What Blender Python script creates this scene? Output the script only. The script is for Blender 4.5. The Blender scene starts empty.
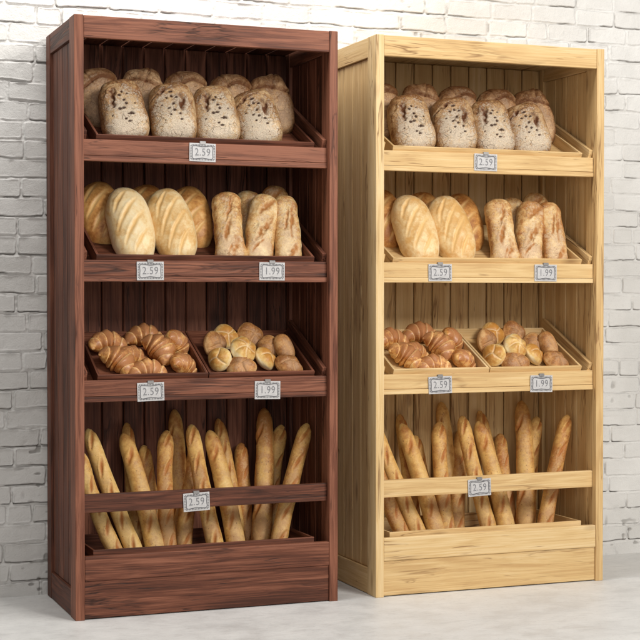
import bpy, bmesh, math, random
import numpy as np
from mathutils import Vector, Matrix, Euler

S = bpy.context.scene
COL = S.collection
W, D, H = 0.979, 0.497, 2.1          # rack width, depth, height
GAP = 0.153
TILT = math.radians(25)
INX0, INX1 = 0.033, 0.946

# ------------------------------------------------------------------ noise
def _hash(ix, iy, iz, seed):
    h = (ix.astype(np.int64) * 374761393 + iy.astype(np.int64) * 668265263 + iz.astype(np.int64) * 2147483647 + seed * 1274126177) & 0xFFFFFFFF
    h = ((h ^ (h >> 13)) * 1274126177) & 0xFFFFFFFF
    h = ((h ^ (h >> 16)) * 2246822519) & 0xFFFFFFFF
    return ((h ^ (h >> 15)) & 0xFFFFFF) / float(0xFFFFFF)

def vn(x, y, z, seed=0):
    """smooth value noise in -1..1"""
    x, y, z = np.broadcast_arrays(x, y, z)
    ix, iy, iz = np.floor(x), np.floor(y), np.floor(z)
    fx, fy, fz = x - ix, y - iy, z - iz
    fx, fy, fz = [f * f * (3 - 2 * f) for f in (fx, fy, fz)]
    r = 0
    for a in (0, 1):
        for b in (0, 1):
            for c in (0, 1):
                w = (fx if a else 1 - fx) * (fy if b else 1 - fy) * (fz if c else 1 - fz)
                r = r + w * _hash(ix + a, iy + b, iz + c, seed)
    return r * 2 - 1

def fbm(x, y, z, seed=0, o=3):
    r, a = 0, 0.55
    for i in range(o):
        r = r + a * vn(x * 2 ** i + 7.3 * i, y * 2 ** i, z * 2 ** i, seed + i)
        a *= 0.5
    return r

def sstep(a, b, x):
    t = np.clip((x - a) / (b - a), 0, 1)
    return t * t * (3 - 2 * t)

# ------------------------------------------------------------------ node helpers
def new_mat(name):
    m = bpy.data.materials.new(name); m.use_nodes = True
    nt = m.node_tree
    b = nt.nodes['Principled BSDF']
    return m, nt, b

def nd(nt, t, **kw):
    n = nt.nodes.new(t)
    for k, v in kw.items():
        if k in n.inputs: n.inputs[k].default_value = v
        else: setattr(n, k, v)
    return n

def ramp(nt, src, stops):
    r = nt.nodes.new('ShaderNodeValToRGB')
    el = r.color_ramp.elements
    while len(el) < len(stops): el.new(0.5)
    for e, (p, c) in zip(el, stops):
        e.position = p
        e.color = (c, c, c, 1) if isinstance(c, (int, float)) else (*c, 1)
    nt.links.new(src, r.inputs[0])
    return r.outputs[0]

def mix(nt, f, a, b, mode='MIX'):
    m = nt.nodes.new('ShaderNodeMix'); m.data_type = 'RGBA'; m.blend_type = mode
    for v, i in ((f, 0), (a, 6), (b, 7)):
        if hasattr(v, 'links'): nt.links.new(v, m.inputs[i])
        elif i == 0: m.inputs[0].default_value = v
        else: m.inputs[i].default_value = (*v, 1) if len(v) == 3 else v
    return m.outputs[2]

def mth(nt, op, a, b=0.0, c=0.0):
    m = nt.nodes.new('ShaderNodeMath'); m.operation = op
    for i, v in enumerate((a, b, c)):
        if hasattr(v, 'links'): nt.links.new(v, m.inputs[i])
        else: m.inputs[i].default_value = v
    return m.outputs[0]

def attr(nt, name):
    a = nt.nodes.new('ShaderNodeAttribute'); a.attribute_name = name
    return a

def noise(nt, vec, scale=1, detail=4, rough=.55, dist=0, mp=None):
    if mp is not None:
        m = nt.nodes.new('ShaderNodeMapping'); m.inputs['Scale'].default_value = mp
        nt.links.new(vec, m.inputs['Vector']); vec = m.outputs[0]
    n = nd(nt, 'ShaderNodeTexNoise', Scale=scale, Detail=detail, Roughness=rough, Distortion=dist)
    nt.links.new(vec, n.inputs['Vector'])
    return n.outputs[0]

def bump(nt, b, h, strength, dist):
    n = nd(nt, 'ShaderNodeBump', Strength=strength, Distance=dist)
    nt.links.new(h, n.inputs['Height']); nt.links.new(n.outputs[0], b.inputs['Normal'])
    return n

# ------------------------------------------------------------------ materials
def wood(name, dark, midc, lite, vein, vein_amt, rough, spread):
    m, nt, b = new_mat(name)
    g = attr(nt, 'gco').outputs['Vector']; r = attr(nt, 'rnd').outputs['Fac']
    wn = noise(nt, g, 1, 2, .5, 0, (3.0, 9, 9))
    cb = nt.nodes.new('ShaderNodeCombineXYZ'); wv = mth(nt, 'MULTIPLY', mth(nt, 'SUBTRACT', wn, .5), .022)
    nt.links.new(wv, cb.inputs[1]); nt.links.new(wv, cb.inputs[2])
    va = nt.nodes.new('ShaderNodeVectorMath'); va.operation = 'ADD'
    nt.links.new(g, va.inputs[0]); nt.links.new(cb.outputs[0], va.inputs[1]); g = va.outputs[0]
    broad = noise(nt, g, 1, 3, .5, .8, (0.9, 9, 9))
    rings = mth(nt, 'SINE', mth(nt, 'MULTIPLY', noise(nt, g, 1, 2, .45, .4, (0.7, 7, 7)), 62.0))
    rings = mth(nt, 'MULTIPLY_ADD', rings, 0.5, 0.5)
    fine = noise(nt, g, 1, 5, .65, .2, (3.2, 190, 190))
    pores = noise(nt, g, 1, 4, .7, 0, (7, 430, 430))
    mid = noise(nt, g, 1, 4, .6, .5, (1.3, 62, 62))
    v = mth(nt, 'ADD', mth(nt, 'MULTIPLY', broad, .29), mth(nt, 'MULTIPLY', rings, .10))
    v = mth(nt, 'ADD', v, mth(nt, 'MULTIPLY', mth(nt, 'ADD', mth(nt, 'MULTIPLY', fine, .72), mth(nt, 'MULTIPLY', mth(nt, 'SUBTRACT', mid, .5), .48)), 1.0))
    v = mth(nt, 'ADD', v, mth(nt, 'MULTIPLY', mth(nt, 'SUBTRACT', r, .5), spread))
    c = ramp(nt, v, [(.38, dark), (.55, midc), (.74, lite)])
    # dark mineral veins running with the grain
    ve = noise(nt, g, 1, 3, .6, 1.2, (1.3, 22, 22))
    ve = mth(nt, 'ABSOLUTE', mth(nt, 'SUBTRACT', ve, .5))
    gate = ramp(nt, noise(nt, g, 1, 2, .5, 0, (2.2, 7, 7)), [(.50, 0.0), (.62, 1.0)])
    ve = mth(nt, 'MULTIPLY', ramp(nt, ve, [(.0, 1.0), (.035, 0.0)]), gate)
    c = mix(nt, mth(nt, 'MULTIPLY', ve, vein_amt), c, vein)
    # short dark checks and worm marks
    ck = noise(nt, g, 1, 2, .5, .5, (7, 95, 95))
    ck = ramp(nt, ck, [(.70, 0.0), (.76, 1.0)])
    c = mix(nt, mth(nt, 'MULTIPLY', ck, vein_amt * .8), c, vein)
    kn = nt.nodes.new('ShaderNodeTexVoronoi'); kn.inputs['Scale'].default_value = 1.0
    mp = nt.nodes.new('ShaderNodeMapping'); mp.inputs['Scale'].default_value = (2.4, 8.0, 8.0)
    nt.links.new(g, mp.inputs['Vector']); nt.links.new(mp.outputs[0], kn.inputs['Vector'])
    kk = ramp(nt, kn.outputs['Distance'], [(.03, 1.0), (.13, 0.0)])
    c = mix(nt, mth(nt, 'MULTIPLY', kk, vein_amt * .75), c, vein)
    nt.links.new(c, b.inputs['Base Color'])
    ro = mth(nt, 'MULTIPLY_ADD', fine, .25, rough)
    nt.links.new(ro, b.inputs['Roughness'])
    b.inputs['Specular IOR Level'].default_value = .22
    h = mth(nt, 'ADD', mth(nt, 'MULTIPLY', fine, .6), mth(nt, 'MULTIPLY', pores, .4))
    h = mth(nt, 'SUBTRACT', h, mth(nt, 'MULTIPLY', mth(nt, 'ADD', ve, ck), .8))
    bump(nt, b, h, .5, .0014)
    return m

DARKW = wood('dark_brown_wood', (.058, .020, .0115), (.132, .045, .025), (.25, .097, .056), (.016, .007, .005), .85, .42, .24)
PINEW = wood('pale_pine_wood', (.52, .33, .145), (.63, .435, .205), (.70, .52, .285), (.20, .095, .035), .85, .45, .14)

def wall_mat():
    m, nt, b = new_mat('white_painted_brick')
    tc = nd(nt, 'ShaderNodeTexCoord').outputs['Object']
    n1 = noise(nt, tc, 3, 4, .6); n2 = noise(nt, tc, 60, 5, .6); n3 = noise(nt, tc, 240, 3, .6)
    c = ramp(nt, n1, [(.35, (.58, .57, .55)), (.65, (.69, .68, .66))])
    br = attr(nt, 'tone').outputs['Fac']
    c = mix(nt, mth(nt, 'MULTIPLY', br, .28), c, (.50, .485, .46))
    c = mix(nt, ramp(nt, n2, [(.62, 0.0), (.80, .25)]), c, (.42, .39, .35))
    cr = attr(nt, 'crack').outputs['Fac']
    c = mix(nt, cr, c, (.10, .085, .07))
    nt.links.new(c, b.inputs['Base Color'])
    b.inputs['Roughness'].default_value = .6
    b.inputs['Specular IOR Level'].default_value = .3
    h = mth(nt, 'ADD', mth(nt, 'MULTIPLY', n2, .7), mth(nt, 'MULTIPLY', n3, .3))
    bump(nt, b, h, .9, .003)
    return m

def floor_mat():
    m, nt, b = new_mat('pale_concrete')
    tc = nd(nt, 'ShaderNodeTexCoord').outputs['Object']
    n1 = noise(nt, tc, 2.2, 6, .62, .5, (1, 1.3, 1)); n2 = noise(nt, tc, 9, 6, .7, .3); n3 = noise(nt, tc, 90, 4, .6)
    v = mth(nt, 'ADD', mth(nt, 'MULTIPLY', n1, .55), mth(nt, 'MULTIPLY', n2, .45))
    c = ramp(nt, v, [(.34, (.50, .495, .485)), (.50, (.61, .607, .595)), (.66, (.68, .675, .66))])
    c = mix(nt, ramp(nt, n3, [(.56, 0.0), (.75, .30)]), c, (.30, .29, .28))
    n5 = noise(nt, tc, 1, 5, .75, 1.5, (7, 26, 1))
    c = mix(nt, ramp(nt, n5, [(.50, 0.0), (.72, .38)]), c, (.36, .355, .345))
    n6 = noise(nt, tc, 1, 4, .7, .8, (22, 60, 1))
    c = mix(nt, ramp(nt, n6, [(.62, 0.0), (.74, .35)]), c, (.72, .715, .70))
    nt.links.new(c, b.inputs['Base Color'])
    nt.links.new(mth(nt, 'MULTIPLY_ADD', n2, .35, .28), b.inputs['Roughness'])
    b.inputs['Specular IOR Level'].default_value = .45
    bump(nt, b, mth(nt, 'ADD', n2, mth(nt, 'MULTIPLY', n3, .3)), .25, .003)
    return m

def crust(name, pale, tan, brown, slashc, vary=.22, flour=0.0, flourc=(.80, .74, .64), speck=0.0, scale=1.0, rough=.55, bmp=.4, mot=1.0, grain=.72, crackle=0.0):
    m, nt, b = new_mat(name)
    tc = nd(nt, 'ShaderNodeTexCoord').outputs['Object']
    oi = nd(nt, 'ShaderNodeObjectInfo')
    sh = nt.nodes.new('ShaderNodeVectorMath'); sh.operation = 'ADD'
    mu = nt.nodes.new('ShaderNodeMath'); mu.operation = 'MULTIPLY'; mu.inputs[1].default_value = 13.0
    nt.links.new(oi.outputs['Random'], mu.inputs[0])
    nt.links.new(tc, sh.inputs[0]); nt.links.new(mu.outputs[0], sh.inputs[1]); P = sh.outputs[0]
    n1 = noise(nt, P, 14 * scale, 4, .6, .4); n2 = noise(nt, P, 60 * scale, 5, .65, .3); n3 = noise(nt, P, 300 * scale, 3, .6)
    bake = attr(nt, 'bake').outputs['Fac']
    v = mth(nt, 'ADD', bake, mth(nt, 'MULTIPLY', mth(nt, 'SUBTRACT', n1, .5), 1.7 * mot))
    v = mth(nt, 'ADD', v, mth(nt, 'MULTIPLY', mth(nt, 'SUBTRACT', n2, .5), 1.3 * mot))
    v = mth(nt, 'ADD', v, mth(nt, 'MULTIPLY', mth(nt, 'SUBTRACT', oi.outputs['Random'], .5), vary))
    c = ramp(nt, v, [(.12, pale), (.50, tan), (.90, brown)])
    if flour:
        nm = noise(nt, P, 140 * scale, 3, .6, .2)
        f = mth(nt, 'ADD', mth(nt, 'MULTIPLY', n1, .6), mth(nt, 'MULTIPLY', n2, .6))
        f = mth(nt, 'ADD', f, mth(nt, 'MULTIPLY', mth(nt, 'SUBTRACT', nm, .5), .55))
        fa = attr(nt, 'flour').outputs['Fac']
        f = ramp(nt, mth(nt, 'ADD', f, mth(nt, 'MULTIPLY', mth(nt, 'SUBTRACT', fa, .5), 1.0)), [(.66, 0.0), (.84, 1.0)])
        c = mix(nt, mth(nt, 'MULTIPLY', f, flour), c, flourc)
    sl = attr(nt, 'slash').outputs['Fac']
    sl = mth(nt, 'MULTIPLY', sl, mth(nt, 'MULTIPLY_ADD', n2, 1.2, .6))
    c = mix(nt, sl, c, slashc)
    if speck:
        vo = nt.nodes.new('ShaderNodeTexVoronoi'); vo.inputs['Scale'].default_value = 75 * scale
        nt.links.new(P, vo.inputs['Vector'])
        k = mth(nt, 'MULTIPLY', ramp(nt, vo.outputs['Distance'], [(.10, 1.0), (.22, 0.0)]), ramp(nt, noise(nt, P, 35, 2), [(.42, 0.0), (.52, 1.0)]))
        c = mix(nt, mth(nt, 'MULTIPLY', k, speck), c, (.20, .075, .03))
    c = mix(nt, 1.0, c, ramp(nt, n3, [(.35, grain), (.6, 1.0)]), 'MULTIPLY')
    hc = None
    if crackle:
        vo2 = nt.nodes.new('ShaderNodeTexVoronoi'); vo2.feature = 'DISTANCE_TO_EDGE'; vo2.inputs['Scale'].default_value = 38
        wv = nt.nodes.new('ShaderNodeVectorMath'); wv.operation = 'ADD'
        nn = nd(nt, 'ShaderNodeTexNoise', Scale=30.0, Detail=4.0); nt.links.new(P, nn.inputs['Vector'])
        ws = nt.nodes.new('ShaderNodeVectorMath'); ws.operation = 'SCALE'; ws.inputs['Scale'].default_value = .03
        nt.links.new(nn.outputs['Color'], ws.inputs[0]); nt.links.new(P, wv.inputs[0]); nt.links.new(ws.outputs[0], wv.inputs[1]); nt.links.new(wv.outputs[0], vo2.inputs['Vector'])
        hc = mth(nt, 'MULTIPLY', ramp(nt, vo2.outputs['Distance'], [(.0, 1.0), (.045, 0.0)]), ramp(nt, noise(nt, P, 22, 3), [(.50, 0.0), (.62, 1.0)]))
        c = mix(nt, mth(nt, 'MULTIPLY', hc, crackle), c, (.20, .085, .03))
    sd = attr(nt, 'seed').outputs['Fac']
    c = mix(nt, sd, c, (.055, .024, .012))
    nt.links.new(c, b.inputs['Base Color'])
    nt.links.new(mth(nt, 'MULTIPLY_ADD', n2, .3, rough - .15), b.inputs['Roughness'])
    b.inputs['Specular IOR Level'].default_value = .32
    b.inputs['Subsurface Weight'].default_value = .06
    b.inputs['Subsurface Radius'].default_value = (.012, .006, .003)
    h = mth(nt, 'ADD', mth(nt, 'MULTIPLY', n2, .6), mth(nt, 'MULTIPLY', n3, .35))
    if hc is not None: h = mth(nt, 'SUBTRACT', h, mth(nt, 'MULTIPLY', hc, .5))
    bump(nt, b, h, bmp, .006)
    return m

def plain(name, col, rough=.5, metal=0.0):
    m, nt, b = new_mat(name)
    tc = nd(nt, 'ShaderNodeTexCoord').outputs['Object']
    n = noise(nt, tc, 90, 4, .6)
    c = ramp(nt, n, [(.3, tuple(x * .86 for x in col)), (.7, tuple(min(1, x * 1.08) for x in col))])
    nt.links.new(c, b.inputs['Base Color'])
    b.inputs['Roughness'].default_value = rough; b.inputs['Metallic'].default_value = metal
    return m

M = dict(
    card=plain('aged_silver_card', (.50, .49, .49), .5),
    ink=plain('dark_grey_ink', (.17, .17, .18), .6),
    print=plain('mid_grey_print', (.10, .098, .105), .6),
    clip=plain('dull_metal_clip', (.26, .25, .245), .45, .5),
    seeded=crust('seeded_crust', (.62, .43, .24), (.48, .28, .125), (.27, .12, .042), (.13, .042, .012), crackle=.25, flour=.78, flourc=(.72, .62, .48), speck=.8, bmp=.9, grain=.66, mot=1.7),
    rye=crust('brown_loaf_crust', (.66, .44, .25), (.47, .27, .13), (.25, .11, .04), (.16, .055, .018), crackle=.25, flour=.4, flourc=(.66, .50, .34), speck=.5, bmp=.8, grain=.75, mot=1.5),
    white=crust('pale_loaf_crust', (.88, .76, .52), (.84, .65, .36), (.68, .40, .14), (.78, .50, .20), bmp=.2, rough=.46, mot=.75, grain=.95),
    batard=crust('golden_loaf_crust', (.72, .45, .17), (.58, .29, .085), (.34, .13, .032), (.70, .45, .18), bmp=.22, rough=.45, mot=.9, grain=.92),
    ciabatta=crust('rustic_baton_crust', (.84, .66, .39), (.73, .47, .20), (.46, .20, .06), (.44, .19, .055), crackle=.15, flour=.5, flourc=(.86, .73, .51), speck=.6, bmp=.55, grain=.88, mot=1.3),
    croissant=crust('croissant_crust', (.88, .58, .24), (.72, .36, .11), (.40, .135, .03), (.86, .60, .28), flour=.12, flourc=(.90, .70, .48), scale=1.3, rough=.30, bmp=.2, grain=.94, mot=1.4),
    roll=crust('kaiser_roll_crust', (.88, .74, .46), (.80, .54, .20), (.54, .25, .055), (.90, .75, .48), bmp=.2, rough=.38, scale=1.3, mot=.7, grain=.94),
    dusk=crust('rustic_roll_crust', (.68, .41, .18), (.52, .25, .085), (.30, .12, .036), (.56, .31, .13), flour=.3, flourc=(.72, .51, .32), speck=.4, scale=1.3, bmp=.5, grain=.88, mot=1.2),
    baguette=crust('baguette_crust', (.84, .59, .235), (.72, .43, .135), (.44, .18, .048), (.44, .16, .036), vary=.5, flour=.25, flourc=(.88, .70, .39), speck=.6, bmp=.3, grain=.92, mot=.75),
)
WALLM, FLOORM = wall_mat(), floor_mat()

# ------------------------------------------------------------------ mesh building
def set_attr(me, name, vals, typ='FLOAT'):
    a = me.attributes.new(name, typ, 'POINT')
    a.data.foreach_set('value' if typ == 'FLOAT' else 'vector', np.asarray(vals, dtype=np.float32).ravel())

class Boards:
    """collects bevelled boards with grain coordinates; build() links them as one mesh"""
    def __init__(s, seed=0): s.v, s.f, s.g, s.r = [], [], [], []; s.rng = random.Random(seed)
    def add(s, x0, x1, y0, y1, z0, z1, ax, bev=.0018, mat=None, seg=2):
        bm = bmesh.new()
        bmesh.ops.create_cube(bm, size=1)
        for v in bm.verts:
            v.co = Vector(((x0 + x1) / 2 + v.co.x * (x1 - x0), (y0 + y1) / 2 + v.co.y * (y1 - y0), (z0 + z1) / 2 + v.co.z * (z1 - z0)))
        bmesh.ops.bevel(bm, geom=list(bm.edges), offset=bev, segments=seg, profile=.6, affect='EDGES')
        off = Vector([s.rng.uniform(-20, 20) for _ in range(3)]); rnd = s.rng.random()
        base = len(s.v)
        bm.verts.index_update()
        for v in bm.verts:
            c = v.co
            g = {'x': (c.x, c.y, c.z), 'y': (c.y, c.x, c.z), 'z': (c.z, c.x, c.y)}[ax]
            s.g.append(Vector(g) + off); s.r.append(rnd)
            s.v.append(mat @ c if mat else c.copy())
        for f in bm.faces: s.f.append([base + v.index for v in f.verts])
        bm.free()
        return s
    def build(s, name, mat, parent=None):
        me = bpy.data.meshes.new(name); me.from_pydata([tuple(v) for v in s.v], [], s.f)
        set_attr(me, 'gco', [tuple(g) for g in s.g], 'FLOAT_VECTOR'); set_attr(me, 'rnd', s.r)
        me.materials.append(mat)
        return link(name, me, parent)

def link(name, me, parent=None):
    o = bpy.data.objects.new(name, me); COL.objects.link(o)
    if parent: o.parent = parent
    return o

def tag(o, label, cat, group=None):
    o['label'] = label; o['category'] = cat
    if group: o['group'] = group
    return o

def empty(name, loc, label, cat, group=None):
    o = bpy.data.objects.new(name, None); COL.objects.link(o); o.location = loc; o.empty_display_size = .05
    return tag(o, label, cat, group)

# ------------------------------------------------------------------ the setting
def make_floor():
    nx, ny = 60, 40
    bm = bmesh.new()
    bmesh.ops.create_grid(bm, x_segments=20, y_segments=20, size=1)
    for v in bm.verts: v.co = Vector((1 + v.co.x * 9, -4.2 + v.co.y * 5.0, 0))
    me = bpy.data.meshes.new('floor'); bm.to_mesh(me); bm.free(); me.materials.append(FLOORM)
    link('floor', me)['kind'] = 'structure'

def make_wall():
    xs = np.concatenate([np.arange(-2.6, -.5, .02), np.arange(-.5, .12, .0028), np.arange(.12, 2.0, .006), np.arange(2.0, 2.9, .0028), np.arange(2.9, 4.6, .02)])
    zs = np.concatenate([np.arange(-.02, 2.5, .0028), np.arange(2.5, 3.0, .02)])
    X, Z = np.meshgrid(xs, zs)
    wob = .0045
    wx = X + wob * fbm(X * 9, Z * 9, 0 * X, 11, 3) + .0015 * vn(X * 60, Z * 60, 0 * X, 5)
    wz = Z + wob * fbm(X * 7, Z * 9, 0 * X + 5, 12, 3) + .0012 * vn(X * 55, Z * 60, 0 * X + 3, 6)
    P = .0720; z0 = .0560
    row = np.floor((wz - z0) / P).astype(int)
    fz = (wz - z0) - row * P
    rng = random.Random(4)
    d = np.zeros_like(X); up = np.zeros_like(X); bo = np.zeros_like(X); til = np.zeros_like(X); tone = np.zeros_like(X); bid = np.zeros_like(X)
    for r in range(row.min(), row.max() + 1):
        m = row == r
        e = [-3.2 + rng.uniform(0, .2)]
        header_row = rng.random() < .3
        while e[-1] < 5.2:
            e.append(e[-1] + (rng.uniform(.088, .105) if rng.random() < (.4 if header_row else .08) else rng.uniform(.185, .215)))
        e = np.array(e); n = len(e)
        hh = np.array([rng.uniform(-.0018, .0024) for _ in range(n)]); tt = np.array([rng.uniform(-1, 1) for _ in range(n)]); tn = np.array([rng.random() for _ in range(n)])
        k = np.clip(np.searchsorted(e, wx[m]) - 1, 0, n - 2)
        dx = np.minimum(wx[m] - e[k], e[k + 1] - wx[m])
        dz = np.minimum(fz[m], P - fz[m])
        rr = .013; ax = np.maximum(rr - dx, 0); az = np.maximum(rr - dz, 0)
        d[m] = rr - np.sqrt(ax ** 2 + az ** 2)
        up[m] = np.where((dz < dx), np.where(fz[m] < P / 2, -1, 1), 0)
        bo[m] = hh[k]; til[m] = tt[k] * (fz[m] / P - .5); tone[m] = tn[k]; bid[m] = r * 100 + k
    lo = fbm(X * 22, Z * 22, 0 * X, 30, 3)
    joint = .0040 + .0026 * vn(X * 14, Z * 30, 0 * X, 8)
    inside = sstep(joint - .0016, joint + .0016, d)
    h = inside * (.0026 + bo + .0014 * til) + .0012 * lo * inside
    h += (1 - inside) * .0032 * fbm(X * 45, Z * 70, 0 * X, 41, 3)
    h += .0032 * np.exp(-((d - joint - .0022) / .0017) ** 2) * np.clip(.45 + 1.1 * vn(X * 22, Z * 22, 0 * X, 19), 0, 1)     # raised paint bead round each brick
    h += .0028 * fbm(X * 3, Z * 3, 0 * X, 50, 2)
    # narrow open cracks, mostly under the bricks
    cg = sstep(-.12, .3, vn(X * 9 + 3, Z * 24, bid * .37, 60)) * np.where(up < 0, 1.0, np.where(up == 0, .35, .22))
    cr = np.exp(-((d - joint + .0004) / .0016) ** 2) * cg
    h -= .009 * cr
    # pits and chipped spots
    pit = sstep(.60, .76, vn(X * 34, Z * 48, 0 * X, 71)) * sstep(.25, .6, vn(X * 4, Z * 4, 0 * X, 72))
    h -= .004 * pit
    Y = .5135 - h
    ny, nx = X.shape
    co = np.stack([X, Y, Z], -1).reshape(-1, 3).astype(np.float32)
    i = np.arange(ny * nx).reshape(ny, nx)
    q = np.stack([i[:-1, :-1], i[:-1, 1:], i[1:, 1:], i[1:, :-1]], -1).reshape(-1, 4)
    # slab behind: a simple back sheet, so that the wall has thickness
    me = bpy.data.meshes.new('brick_wall')
    nq = len(q); b0 = len(co)
    bx0, bx1, bz0, bz1 = xs[0], xs[-1], zs[0], zs[-1]
    back = np.array([[bx0, .75, bz0], [bx1, .75, bz0], [bx1, .75, bz1], [bx0, .75, bz1]], dtype=np.float32)
    c4 = [i[0, 0], i[0, -1], i[-1, -1], i[-1, 0]]
    ex = [[b0 + 3, b0 + 2, b0 + 1, b0], [c4[3], c4[2], b0 + 2, b0 + 3], [c4[0], c4[3], b0 + 3, b0], [c4[2], c4[1], b0 + 1, b0 + 2]]
    co = np.concatenate([co, back]); q = np.concatenate([q, np.array(ex)])
    nq = len(q)
    me.vertices.add(len(co)); me.vertices.foreach_set('co', co.ravel())
    me.loops.add(nq * 4); me.loops.foreach_set('vertex_index', q.ravel().astype(np.int32))
    me.polygons.add(nq); me.polygons.foreach_set('loop_start', np.arange(0, nq * 4, 4, dtype=np.int32))
    me.update(calc_edges=True)
    z4 = np.zeros(4)
    set_attr(me, 'crack', np.concatenate([np.clip(cr * 1.5 + .5 * pit, 0, 1).ravel(), z4]))
    set_attr(me, 'tone', np.concatenate([tone.ravel(), z4]))
    me.materials.append(WALLM)
    me.polygons.foreach_set('use_smooth', np.ones(nq, dtype=bool))
    o = link('brick_wall', me)
    tag(o, 'rough white painted brick wall behind both bread racks', 'wall')

make_floor(); make_wall()

# ------------------------------------------------------------------ racks
SHELF = [1.598, 1.178, .757]           # bottoms of the three shelf rails
def slope_mat(zf):                     # frame of a tilted shelf: origin at the lower front edge
    return Matrix.Translation((0, .0525, zf)) @ Matrix.Rotation(TILT, 4, 'X')

def planks(B, a0, a1, n, other, z0, z1, gap, along):
    w = (a1 - a0) / n
    for i in range(n):
        p0, p1 = a0 + i * w + gap / 2, a0 + (i + 1) * w - gap / 2
        if along == 'x': B.add(p0, p1, other[0], other[1], z0, z1, 'z', .0035, seg=1)
        else: B.add(other[0], other[1], p0, p1, z0, z1, 'z', .003, seg=1)

def make_rack(ox, wd, label, seed):
    root = empty('bread_rack', (ox, 0, 0), label, 'bread rack', 'bread racks against the brick wall')
    k = [seed * 1000]
    def nb(): k[0] += 7; return Boards(k[0])
    for x0, x1 in ((0, .033), (W - .033, W)):
        nb().add(x0, x1, 0, .082, 0, H, 'z', .0025).build('front_post', wd, root)
        nb().add(x0, x1, .43, D, 0, H - .002, 'z', .0025).build('rear_post', wd, root)
        b = nb(); b.add(x0 + .0015, x1 - .0015, .082, .43, 2.025, H - .001, 'y'); b.build('side_rail', wd, root)
        b = nb(); b.add(x0 + .0015, x1 - .0015, .082, .43, .002, .098, 'y'); b.build('side_rail', wd, root)
        b = nb(); planks(b, .083, .429, 4, (x0 + .011, x1 - .011), .0985, 2.0245, .0016, 'y'); b.build('side_panel', wd, root)
    nb().add(.0335, W - .0335, .0015, .024, 2.022, H - .0015, 'x', .0025).build('top_rail', wd, root)
    b = nb(); planks(b, .034, W - .034, 11, (.455, .472), .10, 2.074, .0048, 'x')
    b.add(.034, W - .034, .4735, .482, .1, 2.093, 'z'); b.build('back_panel', wd, root)
    b = nb(); w = (W - .068) / 11; rg = .0025 if seed == 1 else .0002
    for i in range(11): b.add(.034 + i * w + rg, .034 + (i + 1) * w - rg, .025, .4732, 2.0755, 2.085, 'y', .0008, seg=1)
    if seed != 1: b.add(.034, W - .034, .025, .473, 2.0856, 2.0886, 'y', .0005, seg=1)  # unseen cover sheet, added to stop light leaking between the pine roof planks
    b.build('roof_panel', wd, root)
    for z in SHELF:
        b = nb(); b.add(.0335, W - .0335, .025, .050, z + .0195, z + .0755, 'x', .0022); b.add(.0335, W - .0335, .0225, .050, z, z + .0185, 'x', .0022)
        b.build('shelf_rail', wd, root)
        zf = z + .048
        Ms = slope_mat(zf)
        b = nb()
        for i in range(4): b.add(.034, W - .034, .0 + i * .105, .104 + i * .105, -.013, -.001, 'x', .001, Ms, 1)
        b.build('shelf_board', wd, root)
        for x0, x1 in ((.034, .050), (W - .050, W - .034)):
            nb().add(x0, x1, .001, .41, -.0005, .062, 'y', .0015, Ms).build('side_cleat', wd, root)
    nb().add(.0335, W - .0335, .025, .045, .370, .435, 'x', .0025).build('guard_bar', wd, root)
    nb().add(.0335, W - .0335, .0015, .025, .135, .2215, 'x', .003).build('lower_rail', wd, root)
    nb().add(.0335, W - .0335, .008, .028, .004, .1345, 'x', .0015).build('plinth', wd, root)
    nb().add(.034, W - .034, .0285, .4545, .1355, .149, 'x', .0015).build('bottom_board', wd, root)
    return root

def make_tray(ox, x0, x1, zf, wd, label, group, seed, slope=True):
    """open wooden tray; slope trays lie on the tilted shelf, the flat one is the baguette box"""
    t = .009
    if slope:
        dep, hh = .345, .049
        root = empty('bread_tray', (ox + (x0 + x1) / 2, .053, zf), label, 'tray', group)
        root.rotation_euler = (TILT, 0, 0)
    else:
        dep, hh = .36, .088
        root = empty('baguette_box', (ox + (x0 + x1) / 2, .030, zf), label, 'wooden box', group)
    h = (x1 - x0) / 2
    B = lambda i: Boards(seed * 50 + i)
    B(1).add(-h, h, 0, t, .001, hh, 'x', .0015).build('front_board', wd, root)
    B(2).add(-h, h, dep - t, dep, .001, hh, 'x', .0015).build('rear_board', wd, root)
    B(3).add(-h, -h + t, t + .0003, dep - t - .0003, .001, hh - .0005, 'y', .0015).build('side_board', wd, root)
    B(4).add(h - t, h, t + .0003, dep - t - .0003, .001, hh - .0005, 'y', .0015).build('side_board', wd, root)
    B(5).add(-h + t + .0003, h - t - .0003, t + .0003, dep - t - .0003, .0015, .007, 'x', .0008, None, 1).build('tray_base', wd, root)
    return root

# ------------------------------------------------------------------ price tags
def simple_box(bmx, x0, x1, y0, y1, z0, z1, bev=0):
    r = bmesh.ops.create_cube(bmx, size=1)
    for v in r['verts']:
        v.co = Vector(((x0 + x1) / 2 + v.co.x * (x1 - x0), (y0 + y1) / 2 + v.co.y * (y1 - y0), (z0 + z1) / 2 + v.co.z * (z1 - z0)))
    return r['verts']

def mesh_from(bmx, name, mat):
    me = bpy.data.meshes.new(name); bmx.to_mesh(me); bmx.free(); me.materials.append(mat); return me

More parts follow.
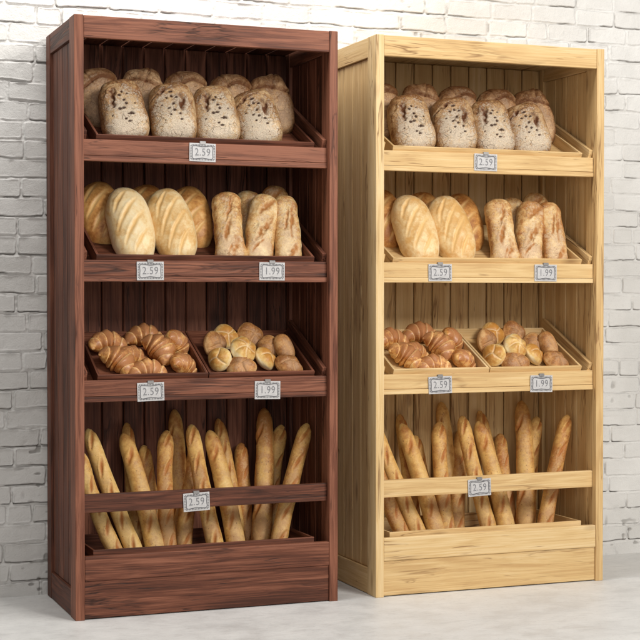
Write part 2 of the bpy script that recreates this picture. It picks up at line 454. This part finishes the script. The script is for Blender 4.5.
CW, CH = .098, .0655
def tag_meshes():
    o = {}
    bm = bmesh.new(); simple_box(bm, -CW / 2, CW / 2, 0, .0022, 0, CH)
    bmesh.ops.bevel(bm, geom=list(bm.edges), offset=.0006, segments=2, affect='EDGES')
    o['card'] = mesh_from(bm, 'card', M['card'])
    # wavy cartouche line
    bm = bmesh.new(); pts = []; N = 160
    for i in range(N):
        a = 2 * math.pi * i / N
        c, s = math.cos(a), math.sin(a); e = .30
        x = math.copysign(abs(c) ** e, c) * .0385; z = math.copysign(abs(s) ** e, s) * .0225
        k = 1 + .055 * math.cos(4 * a) * -1 + .03 * math.cos(8 * a + .3)
        pts.append(Vector((x * (1 - .025 * math.cos(2 * math.pi * z / .045)), 0, z * (1 - .10 * math.cos(2 * math.pi * x / .077)) + CH / 2)))
    rings = []
    for i, p in enumerate(pts):
        t = (pts[(i + 1) % N] - pts[i - 1]).normalized(); n = Vector((t.z, 0, -t.x))
        rings.append([bm.verts.new(p + n * w + Vector((0, y, 0))) for w, y in ((-.0014, 0), (-.0012, -.0006), (.0012, -.0006), (.0014, 0))])
    for i in range(N):
        a, b = rings[i], rings[(i + 1) % N]
        for j in range(3): bm.faces.new((a[j], a[j + 1], b[j + 1], b[j]))
    o['border_line'] = mesh_from(bm, 'border_line', M['print'])
    bm = bmesh.new()                                   # lace of little teeth outside the line
    n = 15
    for i in range(n):
        x = (i - (n - 1) / 2) * .0056
        for z in (.0072, CH - .0072): simple_box(bm, x - .0013, x + .0013, -.0007, 0, z - .0024, z + .0024)
    for i in range(9):
        z = CH / 2 + (i - 4) * .0056
        for x in (-.0432, .0432): simple_box(bm, x - .0022, x + .0022, -.0007, 0, z - .0013, z + .0013)
    o['border_lace'] = mesh_from(bm, 'border_lace', M['print'])
    bm = bmesh.new()
    simple_box(bm, -.011, .011, -.003, .0015, CH - .004, CH + .007); simple_box(bm, -.011, .011, .0017, .0085, CH + .0040, CH + .007)
    bmesh.ops.bevel(bm, geom=list(bm.edges), offset=.001, segments=2, affect='EDGES')
    o['clip'] = mesh_from(bm, 'clip', M['clip'])
    for s in ('2.59', '1.99'):
        cu = bpy.data.curves.new('price', 'FONT'); cu.body = s; cu.size = .0375; cu.align_x = 'CENTER'; cu.align_y = 'CENTER'; cu.extrude = .0004; cu.resolution_u = 6
        cu.offset = -.0002; cu.space_character = 1.08
        tmp = bpy.data.objects.new('tmp', cu); COL.objects.link(tmp)
        bpy.context.view_layer.update()
        me = bpy.data.meshes.new_from_object(tmp.evaluated_get(bpy.context.evaluated_depsgraph_get()))
        bpy.data.objects.remove(tmp); bpy.data.curves.remove(cu)
        me.transform(Matrix.Translation((0, -.0005, CH / 2)) @ Matrix.Rotation(math.pi / 2, 4, 'X') @ Matrix.Diagonal((.86, 1, 1, 1)))
        me.materials.clear(); me.materials.append(M['ink']); me.name = 'price'
        o[s] = me
    return o
TM = tag_meshes()
def price_tag(ox, x, z, s, label, tilt=0, y=.0195):
    r = empty('price_tag', (ox + x, y, z - CH / 2), label, 'price tag', 'silver price tags clipped to the rails')
    r.rotation_euler = (0, math.radians(tilt), 0)
    for n in ('card', 'border_line', 'border_lace', 'clip'): link(n, TM[n], r)
    link('price_lettering', TM[s], r)

# ------------------------------------------------------------------ bread
def seg_fx(a, b, segs):
    """groove and ridge field of scores lying in the (a, b) plane"""
    g = np.zeros_like(a); rdg = np.zeros_like(a); mk = np.zeros_like(a)
    for (a0, b0, a1, b1, w, cv) in segs:
        L = math.hypot(a1 - a0, b1 - b0); ux, uy = (a1 - a0) / L, (b1 - b0) / L
        t = ((a - a0) * ux + (b - b0) * uy) / L
        n = -(a - a0) * uy + (b - b0) * ux
        n = n - cv * (1 - (2 * t - 1) ** 2)
        ta = np.clip(1 - np.abs(2 * t - 1), 0, 1) ** .45 * ((t > 0) & (t < 1))
        ww = w * (.35 + .65 * ta) + 1e-6
        g += np.exp(-(n / ww) ** 2) * ta
        rdg += np.exp(-((n - 1.7 * ww) / (.7 * ww)) ** 2) * ta + .4 * np.exp(-((n + 1.7 * ww) / (.7 * ww)) ** 2) * ta
        mk = np.maximum(mk, np.exp(-((n + .2 * ww) / (1.25 * ww)) ** 2) * ta)
    return g, rdg, mk

def bread(name, mat, L, Wd, T, nu=90, nv=96, ea=.62, ec=.85, taper=0.0, bend=0.0, lump=.004, lumps=9, seed=1, segs=(), gd=.006, seeds=(), back=.75, fn=None, waist=0.0, cap=0, cpow=.5, rag=.0012):
    """closed loaf along local Z (0..L) whose top crust faces local -Y"""
    ph = np.linspace(-math.pi / 2, math.pi / 2, nu + 1)[1:-1]
    ph = np.concatenate([[ph[0] * .5 - math.pi / 4], ph, [ph[-1] * .5 + math.pi / 4]])
    th = np.linspace(0, 2 * math.pi, nv, endpoint=False)
    PH, TH = np.meshgrid(ph, th, indexing='ij')
    sg = lambda v, e: np.sign(v) * np.abs(v) ** e
    z = np.sin(PH); r = np.clip(1 - np.abs(z) ** (2 / ea), 1e-9, 1) ** (ea / 2)
    if cap:
        z = np.sin(PH); r = np.clip(1 - (np.clip(np.abs(z) - (1 - cap), 0, 1) / cap) ** 2, 1e-6, 1) ** cpow
    s, c = np.sin(TH), np.cos(TH)
    rho = (np.abs(s) ** (2 / ec) + np.abs(c) ** (2 / ec)) ** (-ec / 2)
    s, c = s * rho, c * rho
    x = r * s; y = -r * c
    y = np.where(y > 0, y * back, y)
    k = 1 - taper * z + waist * (np.abs(z) ** 2 - .5)
    X = x * Wd / 2 * k; Y = y * T / 2 * (1 - taper * .5 * z); Zc = z * L / 2
    ang = np.arctan2(x, -y)
    A = ang * Wd / 2 * np.clip(r, .2, 1); Bz = Zc
    nrm = np.stack([X / (Wd / 2) ** 2, Y / (T / 2) ** 2, Zc / (L / 2) ** 2 * .8], -1)
    nrm /= np.linalg.norm(nrm, axis=-1, keepdims=True) + 1e-9
    d = lump * fbm(X * lumps, Y * lumps, Zc * lumps, seed, 3) * 1.6 + lump * .25 * fbm(X * 50, Y * 50, Zc * 50, seed + 9, 2)
    front = sstep(-.1, .35, c * r + .15)
    wq = rag * fbm(X * 55, Bz * 45, 0 * X, seed + 31, 3) * 1.8
    g, rd, mk = seg_fx(X + wq, Bz - wq * .6, segs) if segs else (0 * X, 0 * X, 0 * X)
    if rag > .003: rd = rd * (1 + .9 * vn(X * 120, Bz * 90, 0 * X, seed + 4)); mk = np.clip(mk * (1 + .7 * vn(X * 150, Bz * 80, 0 * X, seed + 6)), 0, 1)
    d = d + front * (-gd * g + gd * .55 * rd)
    slash = mk * front
    sd = 0 * X
    for (sx, sz, sr, el) in seeds:
        q = np.sqrt(((X - sx) / (1 + el * .5)) ** 2 + (Bz - sz) ** 2 + 0 * X) + .0022 * vn(X * 190, Bz * 190, 0 * X, seed)
        m_ = sstep(sr * 1.15, sr * .75, q) * front
        sd = np.maximum(sd, m_); d = d - .003 * m_
    bake = .30 + .35 * sstep(.2, -.6, y) + .25 * fbm(X * 14, Y * 14, Zc * 14, seed + 20, 2)
    flour = .5 + .6 * (-y * (r > .2) - .62) - .16 * z
    if fn:
        dd, bk, fl, sl = fn(x, y, z, ang, X, Y, Zc)
        d = d + dd; bake = bake + bk; flour = flour + fl; slash = np.maximum(slash, sl)
    Pn = np.stack([X, Y, Zc + L / 2], -1) + nrm * d[..., None]
    Pn[..., 0] += bend * ((Zc / (L / 2)) ** 2)
    nr = len(ph)
    co = Pn.reshape(-1, 3)
    idx = np.arange(nr * nv).reshape(nr, nv); nx = np.roll(idx, -1, axis=1)
    q = np.stack([idx[:-1], nx[:-1], nx[1:], idx[1:]], -1).reshape(-1, 4).tolist()
    p0, p1 = len(co), len(co) + 1
    co = np.concatenate([co, Pn[0].mean(0)[None], Pn[-1].mean(0)[None]])
    fs = q + [[p0, int(nx[0, j]), int(idx[0, j])] for j in range(nv)] + [[p1, int(idx[-1, j]), int(nx[-1, j])] for j in range(nv)]
    me = bpy.data.meshes.new(name); me.from_pydata(co.tolist(), [], fs)
    def ext(a): return np.concatenate([np.clip(a, 0, 1).ravel(), [np.clip(a[0].mean(), 0, 1), np.clip(a[-1].mean(), 0, 1)]])
    for n_, a_ in (('bake', bake), ('slash', slash), ('seed', sd), ('flour', flour)): set_attr(me, n_, ext(a_))
    me.materials.append(mat)
    me.polygons.foreach_set('use_smooth', np.ones(len(me.polygons), dtype=bool)); me.update()
    me['L'] = L
    return me

def croissant_mesh(seed, R=.066, arc=2.0, rmax=.039, seg=2.3, tailk=1.0):
    n, nv = 150, 48
    rng = random.Random(seed)
    s = np.linspace(-1, 1, n); th = np.linspace(0, 2 * math.pi, nv, endpoint=False)
    Sg, TH = np.meshgrid(s, th, indexing='ij')
    a = Sg * arc / 2 * (1 + .18 * np.abs(Sg))
    RR = R * (1 - .12 * np.abs(Sg) ** 2)
    cx, cy = RR * np.sin(a), RR * np.cos(a) - R
    base = rmax * (1 - np.abs(Sg) ** 1.7) ** .75 + .006 * (1 - np.abs(Sg) ** 8)
    ph = np.abs(Sg) * seg + .16 * np.sin(TH * 1 + np.sign(Sg) * 1.2) + .5 + .05 * vn(Sg * 6, TH * 0, TH * 0, seed)
    fr = ph - np.floor(ph)
    lay = (1 - fr) ** .75 * .20 - .10                 # each wrap steps down towards the tip
    lay *= sstep(0, .16, fr)
    edge = np.exp(-((fr - .14) / .09) ** 2)
    puff = .15 * np.clip(np.sin(math.pi * np.clip(fr, 0, 1)), 0, 1) ** .6
    rr = base * (.90 + .7 * lay + puff)
    rr *= 1 + .10 * fbm(Sg * 3 + 9, np.cos(TH) * 1.3, np.sin(TH) * 1.3, seed, 2)
    ux, uy = np.sin(a), np.cos(a)
    X = cx + rr * np.cos(TH) * ux; Y = cy + rr * np.cos(TH) * uy; Z = rr * np.sin(TH) * .86 + .004 * vn(Sg * 2, 0 * Sg, 0 * Sg, seed + 3)
    Y -= Y.mean() * .6
    bake = .55 + .35 * np.sin(TH) + .3 * fbm(X * 30, Y * 30, Z * 30, seed, 2) - .2 * edge + .25 * fr + .5 * np.exp(-((fr - 1) / .07) ** 2)
    co = np.stack([X, Y, Z], -1).reshape(-1, 3)
    idx = np.arange(n * nv).reshape(n, nv); nx = np.roll(idx, -1, 1)
    q = np.stack([idx[:-1], idx[1:], nx[1:], nx[:-1]], -1).reshape(-1, 4).tolist()
    q.append([int(v) for v in idx[0]]); q.append([int(v) for v in idx[-1][::-1]])
    me = bpy.data.meshes.new('croissant'); me.from_pydata(co.tolist(), [], q)
    set_attr(me, 'bake', np.clip(bake, 0, 1)); set_attr(me, 'slash', np.clip(edge * .34, 0, 1) * (.45 + .55 * (vn(Sg * 5, np.cos(TH), np.sin(TH), seed + 5) > -.2)))
    set_attr(me, 'seed', 0 * X); set_attr(me, 'flour', np.clip(.35 + .5 * np.sin(TH), 0, 1))
    me.materials.append(M['croissant'])
    me.polygons.foreach_set('use_smooth', np.ones(len(me.polygons), dtype=bool)); me.update()
    return me

def kaiser(seed, spiral=.55, n=5, depth=.0045, mat='roll', L=.092, T=.066, cross=False):
    rng = random.Random(seed); ph0 = rng.uniform(0, 6)
    def fn(x, y, z, ang, X, Y, Zc):
        r = np.sqrt(x * x + z * z); t = np.arctan2(z, x)
        g = np.zeros_like(r)
        for k in range(n):
            dt = t - (ph0 + 2 * math.pi * k / n + spiral * r); dt = (dt + math.pi) % (2 * math.pi) - math.pi
            dist = np.where(np.abs(dt) < 1.57, r * np.abs(np.sin(dt)), 9)
            g = np.maximum(g, np.exp(-(dist / .055) ** 2) * sstep(.98, .75, r))
        f = sstep(.1, -.2, y)
        edge = 0 * r
        bulge = .0025 * np.cos(n * (t - ph0 - spiral * r) + math.pi) * sstep(.1, .5, r)
        return f * (-depth * g + bulge), .35 * sstep(-.3, -.9, y) - .35 * sstep(-.25, .3, y) - .1, 0 * r, g * f * .5
    return bread('kaiser_roll', M[mat], L, L, T, 64, 80, 1.0, 1.0, lump=.0018, seed=seed, fn=fn, back=.8)

def flap(sx):
    """pan loaf with a folded over flap near the top"""
    def fn(x, y, z, ang, X, Y, Zc):
        cz = .42 + .16 * np.sin(x * 2.2 * sx + .6)
        q = z - cz
        f = sstep(.3, -.1, y)
        g = np.exp(-(q / .045) ** 2)
        lip = sstep(-.02, .10, q) * .006
        g2 = np.exp(-((x * sx + .15 + .6 * (z - .45)) / .05) ** 2) * sstep(.3, .5, z)
        return f * (-.0075 * g + lip - .005 * g2), .15 * sstep(.1, .8, z), -.3 * g, (g * .8 + g2 * .5) * f * .8
    return fn

LA, LB = .262, .255
P = {}
P['a1'] = bread('seeded_loaf', M['seeded'], LA, .170, .130, 150, 170, .54, .70, rag=.006, taper=.07, lump=.006, lumps=10, seed=3, gd=.012, back=.6,
    segs=[(-.037, .000, -.028, .092, .010, .0)],
    seeds=[(-.006, .05, .005, .3), (.004, .062, .004, 0), (.006, .028, .0055, .1), (.010, .012, .005, .8), (-.014, -.006, .0055, .2), (.0, -.006, .006, .2), (.022, -.03, .005, 2.2), (.030, -.033, .004, 1.4), (.0, -.052, .004, 1.6), (.010, -.062, .004, 1.6), (-.034, .004, .004, 0), (.022, .052, .003, 0), (-.045, -.03, .003, .4), (.045, .01, .003, .2)])
P['a2'] = bread('seeded_loaf', M['seeded'], LA, .170, .130, 150, 170, .54, .70, rag=.006, taper=.05, lump=.006, lumps=10, seed=8, gd=.010, back=.6,
    segs=[(.040, -.012, .032, .072, .010, .0), (-.078, .045, .02, .098, .005, .012)],
    seeds=[(-.002, .075, .005, 1.2), (.0, .055, .006, .2), (.004, .022, .006, 0), (-.012, .006, .005, .4), (.008, -.004, .006, .1), (-.008, -.022, .004, .5), (.026, -.02, .005, .3), (-.018, .05, .004, .8), (.03, -.045, .004, .6), (.018, .048, .004, 1.0), (-.03, -.045, .003, .4), (-.035, .02, .003, .3)])
P['b1'] = bread('brown_loaf', M['rye'], LB, .158, .125, 100, 120, .58, .74, taper=.04, lump=.008, lumps=14, seed=13, fn=flap(1), back=.7)
P['b2'] = bread('brown_loaf', M['rye'], LB, .158, .125, 100, 120, .58, .74, taper=.04, lump=.008, lumps=14, seed=17, fn=flap(-1), back=.7)
wsl = [(-.052, .040, .004, .120, .0062, .006), (-.054, -.034, .042, .090, .0068, .009), (-.040, -.086, .060, .034, .0068, .009), (-.008, -.114, .058, -.035, .0058, .005)]
P['w1'] = bread('white_loaf', M['white'], .300, .168, .130, 120, 130, .86, .95, lump=.005, lumps=7, seed=21, segs=wsl, gd=.0040, back=.7)
P['w2'] = bread('white_loaf', M['white'], .300, .170, .130, 120, 130, .86, .95, lump=.005, lumps=7, seed=25, segs=[(a + .004, b - .012, c + .006, d + .006, w, cv) for a, b, c, d, w, cv in wsl], gd=.0048, back=.7)
P['g1'] = bread('golden_loaf', M['batard'], .290, .165, .12, 100, 110, .86, .92, lump=.004, lumps=7, seed=31, segs=wsl, gd=.0042, back=.7)
csl = [(-.010, .01, .020, .125, .006, .0), (-.004, .035, .030, .12, .004, .0), (-.02, -.07, .014, .045, .005, .0), (.002, -.14, .032, -.03, .009, .0), (-.012, -.13, .01, -.06, .004, .0)]
P['c1'] = bread('rustic_baton', M['ciabatta'], .300, .102, .082, 140, 90, .42, .85, cap=.34, cpow=.46, rag=.0045, taper=.06, lump=.0055, lumps=16, seed=41, segs=csl, gd=.005, waist=.10)
P['c2'] = bread('rustic_baton', M['ciabatta'], .305, .100, .082, 140, 90, .42, .85, cap=.34, cpow=.46, rag=.0045, taper=-.03, lump=.0055, lumps=16, seed=46, segs=[(-.026, .045, .028, .125, .009, .0), (-.022, -.075, .022, .055, .007, .0), (-.006, -.06, .032, .06, .004, .0), (-.03, -.12, .010, -.05, .004, .0)], gd=.006, waist=-.04)
P['c3'] = bread('rustic_baton', M['ciabatta'], .300, .094, .08, 140, 90, .42, .85, cap=.34, cpow=.46, rag=.0045, taper=.03, lump=.0055, lumps=16, seed=52, segs=[(.008, -.05, .022, .11, .006, .0), (-.012, -.02, .006, .08, .004, .0), (-.004, -.14, .036, -.06, .010, .0)], gd=.006, waist=.04)
def bsl(rs, n, off, L, lean=.030):
    r = random.Random(rs); o = []
    for i in range(n):
        z = -L / 2 + L * (i + .6) / n + r.uniform(-.008, .008)
        o.append((-.014 + off, z - lean * 1.3, .015 + off, z + lean * 1.2, .0060, .0))
    return o
for i, (L, r_, n, off, bd) in enumerate([(.50, .060, 5, .004, .006), (.50, .062, 2, -.015, -.008), (.52, .060, 5, .008, .012), (.50, .055, 6, .0, -.006)]):
    P['t%d' % (i + 1)] = bread('baguette', M['baguette'], L, r_, r_ * .96, 190, 56, .30, .95, cap=.26, cpow=.60, rag=.0015, taper=[.05, .12, -.04, .06][i], bend=bd, lump=.0022, lumps=11, seed=60 + i, segs=bsl(i, n, off, L), gd=.0055, back=.95)
P['k1'] = kaiser(71); P['k2'] = kaiser(75, .3, 3); P['k3'] = kaiser(79, .6, 3, .004)
P['d1'] = kaiser(83, .4, 4, .005, 'dusk', .105, .07); P['d2'] = kaiser(88, .2, 3, .006, 'dusk', .100, .066)
P['o1'] = bread('oval_roll', M['dusk'], .105, .072, .062, 60, 60, .85, .95, lump=.002, seed=91, segs=[(.004, -.03, -.006, .034, .004, 0)], gd=.0035)
for k_ in ('d1', 'd2'): P[k_].name = 'rustic_roll'
P['x1'] = croissant_mesh(101); P['x2'] = croissant_mesh(107, R=.09, arc=1.5, rmax=.040, seg=2.5); P['x3'] = croissant_mesh(113, R=.085, arc=1.75, rmax=.035, seg=2.6)

def stand(ox, key, B, T, roll, label, cat, group, sc=1.0):
    """loaf from bottom point B towards top point T (rack coordinates)"""
    me = P[key]; B, T = Vector(B), Vector(T)
    zx = (T - B).normalized()
    f = Vector((-.18, -1, 0)); yx = -(f - zx * f.dot(zx)).normalized(); xx = yx.cross(zx)
    R = Matrix((xx, yx, zx)).transposed() @ Matrix.Rotation(math.radians(roll), 3, 'Z')
    L = me['L']; k = (T - B).length / L
    o = link(me.name.split('.')[0], me)
    o.matrix_world = Matrix.Translation(B + Vector((ox, 0, 0))) @ R.to_4x4() @ Matrix.Diagonal((sc, sc, k, 1))
    return tag(o, label, cat, group)

def lay(ox, key, c, e, label, cat, group, sc=1.0):
    me = P[key]; o = link(me.name.split('.')[0], me)
    R = Euler([math.radians(a) for a in e], 'XYZ').to_matrix().to_4x4()
    off = Matrix.Translation((0, 0, -me['L'] / 2)) if 'L' in me else Matrix.Identity(4)
    o.matrix_world = Matrix.Translation((ox + c[0], c[1], c[2])) @ R @ Matrix.Diagonal((sc, sc, sc, 1)) @ off
    return tag(o, label, cat, group)

def fill(ox, wd, rk, sd):
    tr = 'trays holding bread on the racks'
    zf = [z + .0485 for z in SHELF]
    make_tray(ox, .084, .900, zf[0], wd, f'wide slanted tray of upright seeded and brown loaves, top shelf of {rk}', tr, sd + 1)
    make_tray(ox, .084, .900, zf[1], wd, f'wide slanted tray of white loaves and batons, second shelf of {rk}', tr, sd + 2)
    make_tray(ox, .087, .4915, zf[2], wd, f'slanted tray full of croissants on third shelf of {rk}', tr, sd + 3)
    make_tray(ox, .4950, .901, zf[2], wd, f'slanted tray full of round rolls on third shelf of {rk}', tr, sd + 4)
    make_tray(ox, .069, .897, .150, wd, f'long low box holding the upright baguettes at the bottom of {rk}', tr, sd + 5, False)
    price_tag(ox, .466, 1.640, '2.59', f'silver 2.59 price tag below the seeded loaves, top rail tag of {rk}', .6)
    price_tag(ox, .274, 1.216, '2.59', f'silver 2.59 price tag below the two white loaves on {rk}', -.5)
    price_tag(ox, .729, 1.217, '1.99', f'silver 1.99 price tag below the rustic batons on {rk}', .4)
    price_tag(ox, .2755, .789, '2.59', f'silver 2.59 price tag below the croissant tray on {rk}', -1.5)
    price_tag(ox, .711, .785, '1.99', f'silver 1.99 price tag below the round rolls tray on {rk}', .8)
    price_tag(ox, .4435, .391, '2.59', f'silver 2.59 price tag on the bar before the baguettes of {rk}', -2.0)
    # ---- top shelf
    g = 'floury seeded loaves on the top shelves'
    for key, xb, xt, zt, w in (('a1', .224, .193, 1.898, 'leftmost'), ('a2', .398, .390, 1.894, 'second from left'), ('a1', .562, .546, 1.894, 'third from left'), ('a2', .738, .695, 1.882, 'rightmost')):
        stand(ox, key, (xb, .118, 1.668), (xt, .190, zt), {'a1': 2, 'a2': -4}[key] , f'speckled floury loaf, {w} in front row, top shelf of {rk}', 'loaf', g)
    g = 'plain brown loaves behind on the top shelves'
    for key, xb, xt, zt, w in (('b1', .170, .135, 1.95, 'leftmost'), ('b2', .325, .318, 1.961, 'second from left'), ('b1', .490, .485, 1.958, 'middle'), ('b1', .665, .662, 1.956, 'fourth from left'), ('b2', .842, .805, 1.961, 'rightmost')):
        stand(ox, key, (xb, .255, 1.735), (xt, .335, zt), 0, f'plain brown folded loaf, {w} in rear row, top shelf of {rk}', 'loaf', g)
    # ---- second shelf
    g = 'slashed white loaves on the second shelves'
    stand(ox, 'w1', (.258, .112, 1.235), (.226, .245, 1.517), 3, f'pale slashed white loaf, left one of the front pair on {rk}', 'loaf', g, .98)
    stand(ox, 'w2', (.417, .112, 1.235), (.378, .240, 1.515), -2, f'pale slashed white loaf, right one of the front pair on {rk}', 'loaf', g, .98)
    g = 'golden loaves behind the white loaves'
    stand(ox, 'g1', (.170, .245, 1.300), (.150, .350, 1.545), 0, f'golden slashed loaf half hidden left behind the white loaves on {rk}', 'loaf', g)
    stand(ox, 'g1', (.340, .255, 1.300), (.338, .350, 1.540), 5, f'golden slashed loaf barely seen between the two white loaves on {rk}', 'loaf', g)
    stand(ox, 'g1', (.505, .225, 1.290), (.490, .340, 1.535), -6, f'golden slashed loaf half hidden right behind the white loaves on {rk}', 'loaf', g)
    g = 'rustic batons on the second shelves'
    stand(ox, 'c1', (.601, .105, 1.235), (.614, .215, 1.512), -4, f'rustic floury baton, left one of the front three on {rk}', 'baton', g, 1.08)
    stand(ox, 'c2', (.695, .105, 1.235), (.774, .225, 1.505), 4, f'rustic floury baton leaning right, middle of front three on {rk}', 'baton', g, 1.1)
    stand(ox, 'c3', (.826, .105, 1.235), (.845, .215, 1.505), 0, f'rustic floury baton, right one of the front three on {rk}', 'baton', g, 1.08)
    stand(ox, 'c1', (.700, .225, 1.290), (.742, .320, 1.525), 20, f'rustic baton behind, between left and middle front batons on {rk}', 'baton', g)
    stand(ox, 'c2', (.800, .225, 1.290), (.848, .325, 1.548), -10, f'rustic baton behind, between middle and right front batons on {rk}', 'baton', g)
    # ---- third shelf, croissants: euler tips the crescent towards the viewer
    g = 'croissants piled in the trays'
    C = [('x3', (.168, .250, .958), (42, 4, 4), 1.12, 'croissant at the rear left corner of the tray'),
         ('x3', (.330, .318, .978), (52, 4, -10), 1.12, 'croissant lying lengthwise at the rear middle of the tray'),
         ('x2', (.350, .178, .938), (30, 42, -50), 1.16, 'large croissant pointing down, in the middle of the pile'),
         ('x1', (.438, .245, .948), (50, 55, 25), 1.08, 'curled croissant at the rear right of the tray'),
         ('x2', (.180, .135, .900), (30, 36, -30), 1.16, 'croissant at the front left corner of the tray'),
         ('x3', (.252, .200, .908), (40, 20, 10), 1.0, 'croissant tucked behind the front left one'),
         ('x3', (.282, .092, .860), (48, 2, -4), 1.08, 'croissant lying along the front edge of the tray'),
         ('x1', (.428, .118, .876), (40, 30, 20), 1.0, 'croissant at the front right corner of the tray')]
    for key, c, e, s_, w in C: lay(ox, key, (.300 + (c[0] - .300) * .96, c[1], c[2] - .004), e, f'{w}, {rk}', 'croissant', g, s_ * .93)
    g = 'bread rolls piled in the trays'
    R_ = [('k1', (.655, .135, .928), (-30, 20, 5), 1.16, 'golden kaiser roll with crossed scores on top of the pile'),
          ('k2', (.568, .140, .895), (-20, -35, -28), 1.02, 'pale split roll standing at the left of the pile'),
          ('k3', (.745, .145, .893), (-42, 30, 20), 1.08, 'smooth pale round roll right of the kaiser roll'),
          ('o1', (.836, .190, .932), (-18, -16, 12), 1.1, 'oval brown roll leaning at the right side of the tray'),
          ('d1', (.826, .112, .866), (-50, 10, 10), 1.08, 'flat brown roll at the front right corner of the tray'),
          ('d2', (.638, .098, .862), (-50, -20, 0), 1.15, 'flat brown roll at the front edge below the kaiser roll'),
          ('d1', (.735, .290, .972), (-30, 40, 0), 1.12, 'large dark roll at the rear middle of the tray'),
          ('d2', (.570, .215, .945), (-25, 70, 10), 1.12, 'large brown roll at the rear left of the pile'),
          ('k2', (.635, .285, .972), (-25, 10, 0), 1.1, 'golden roll furthest back on the left of the pile'),
          ('d2', (.790, .225, .935), (-30, 0, 0), .95, 'dark roll hidden behind the oval roll')]
    for key, c, e, s_, w in R_: lay(ox, key, c, e, f'{w}, {rk}', 'bread roll', g, s_ * .96)
    # ---- baguettes: (kind, bottom, top, roll, where)
    g = 'baguettes standing in the bottom boxes'
    zb = .160
    Bg = [('t3', (.186, .150, zb), (.040, .200, .570), 10, 'baguette leaning far left, mostly behind the post'),
          ('t1', (.262, .150, zb), (.104, .300, .638), -6, 'slashed baguette, second from left, leaning left'),
          ('t2', (.345, .160, zb), (.258, .330, .620), 30, 'smooth thick baguette leaning left, third from left'),
          ('t4', (.290, .260, zb), (.292, .428, .648), 40, 'baguette behind the smooth third one, tip just showing'),
          ('t1', (.385, .300, zb), (.346, .420, .560), 15, 'short baguette at the back between third and fourth front ones'),
          ('t3', (.372, .160, zb), (.405, .330, .624), 0, 'upright baguette left of the price tag'),
          ('t2', (.475, .320, zb), (.482, .425, .695), -30, 'tall baguette at the back left of the price tag'),
          ('t1', (.447, .240, zb), (.560, .420, .585), 5, 'baguette crossing behind the price tag, leaning right'),
          ('t1', (.560, .150, zb), (.498, .300, .643), -16, 'slashed baguette right behind the price tag'),
          ('t2', (.652, .160, zb), (.583, .300, .622), 25, 'smooth thick baguette right of the price tag'),
          ('t4', (.700, .290, zb), (.655, .425, .655), 0, 'baguette at the back behind the smooth right one'),
          ('t1', (.730, .300, zb), (.735, .420, .556), 20, 'short baguette at the back, middle of the right half'),
          ('t2', (.757, .210, zb), (.838, .395, .692), -20, 'tallest baguette, third from right'),
          ('t3', (.800, .300, zb), (.884, .385, .628), 10, 'slashed baguette behind, second from right'),
          ('t1', (.778, .135, zb), (.927, .200, .645), -8, 'deeply slashed baguette, rightmost, leaning on the right side')]
    for key, b_, t_, rl, w in Bg: stand(ox, key, b_, t_, rl, f'{w}, {rk}', 'baguette', g, 1.16 if 'tallest' in w else 1.08 if 'thick' in w else .95 if 'short' in w else 1.0)

make_rack(0, DARKW, 'tall dark reddish brown wooden bread rack on the left, full of bread', 1)
make_rack(W + GAP, PINEW, 'tall pale yellow pine bread rack on the right, full of bread', 2)
fill(0, DARKW, 'dark rack', 10)
fill(W + GAP, PINEW, 'pale rack', 20)

# ------------------------------------------------------------------ camera
cam = bpy.data.cameras.new('camera'); co_ = bpy.data.objects.new('camera', cam); COL.objects.link(co_)
cam.sensor_width = 36; cam.lens = 1531.39 / 640 * 36; cam.clip_end = 100; cam.clip_start = .05
yaw, pit = 0.36973, -0.016183
co_.location = (-1.1221, -5.2389, 1.1303)
co_.rotation_euler = (math.pi / 2 + pit, 0, -yaw)
S.camera = co_

# ------------------------------------------------------------------ lamps
def area(name, loc, target, sx, sy, power, col=(1, 1, 1)):
    l = bpy.data.lights.new(name, 'AREA'); l.shape = 'RECTANGLE'; l.size = sx; l.size_y = sy; l.energy = power; l.color = col
    o = bpy.data.objects.new(name, l); COL.objects.link(o); o.location = loc
    o.rotation_euler = (Vector(target) - Vector(loc)).to_track_quat('-Z', 'Y').to_euler()
    return o
area('key_lamp', (2.7, -4.7, 3.5), (1.0, .1, 1.0), 1.6, 1.6, 262, (1, .965, .915))
area('top_lamp', (.15, -.30, 3.7), (.2, .3, 2.0), 1.9, .7, 72, (1, .98, .95))
area('front_lamp', (-.6, -5.9, 2.3), (1.0, .2, .9), 2.2, 1.8, 58, (1, .985, .97))

w = bpy.data.worlds.new('World'); S.world = w; w.use_nodes = True
bg = w.node_tree.nodes['Background']; bg.inputs[0].default_value = (1, .955, .89, 1); bg.inputs[1].default_value = .26

S.view_settings.view_transform = 'Standard'; S.view_settings.look = 'None'
S.view_settings.exposure = 0; S.view_settings.gamma = 1; S.view_settings.use_curve_mapping = False
S.render.engine = 'CYCLES'; S.cycles.use_denoising = True; S.cycles.max_bounces = 8
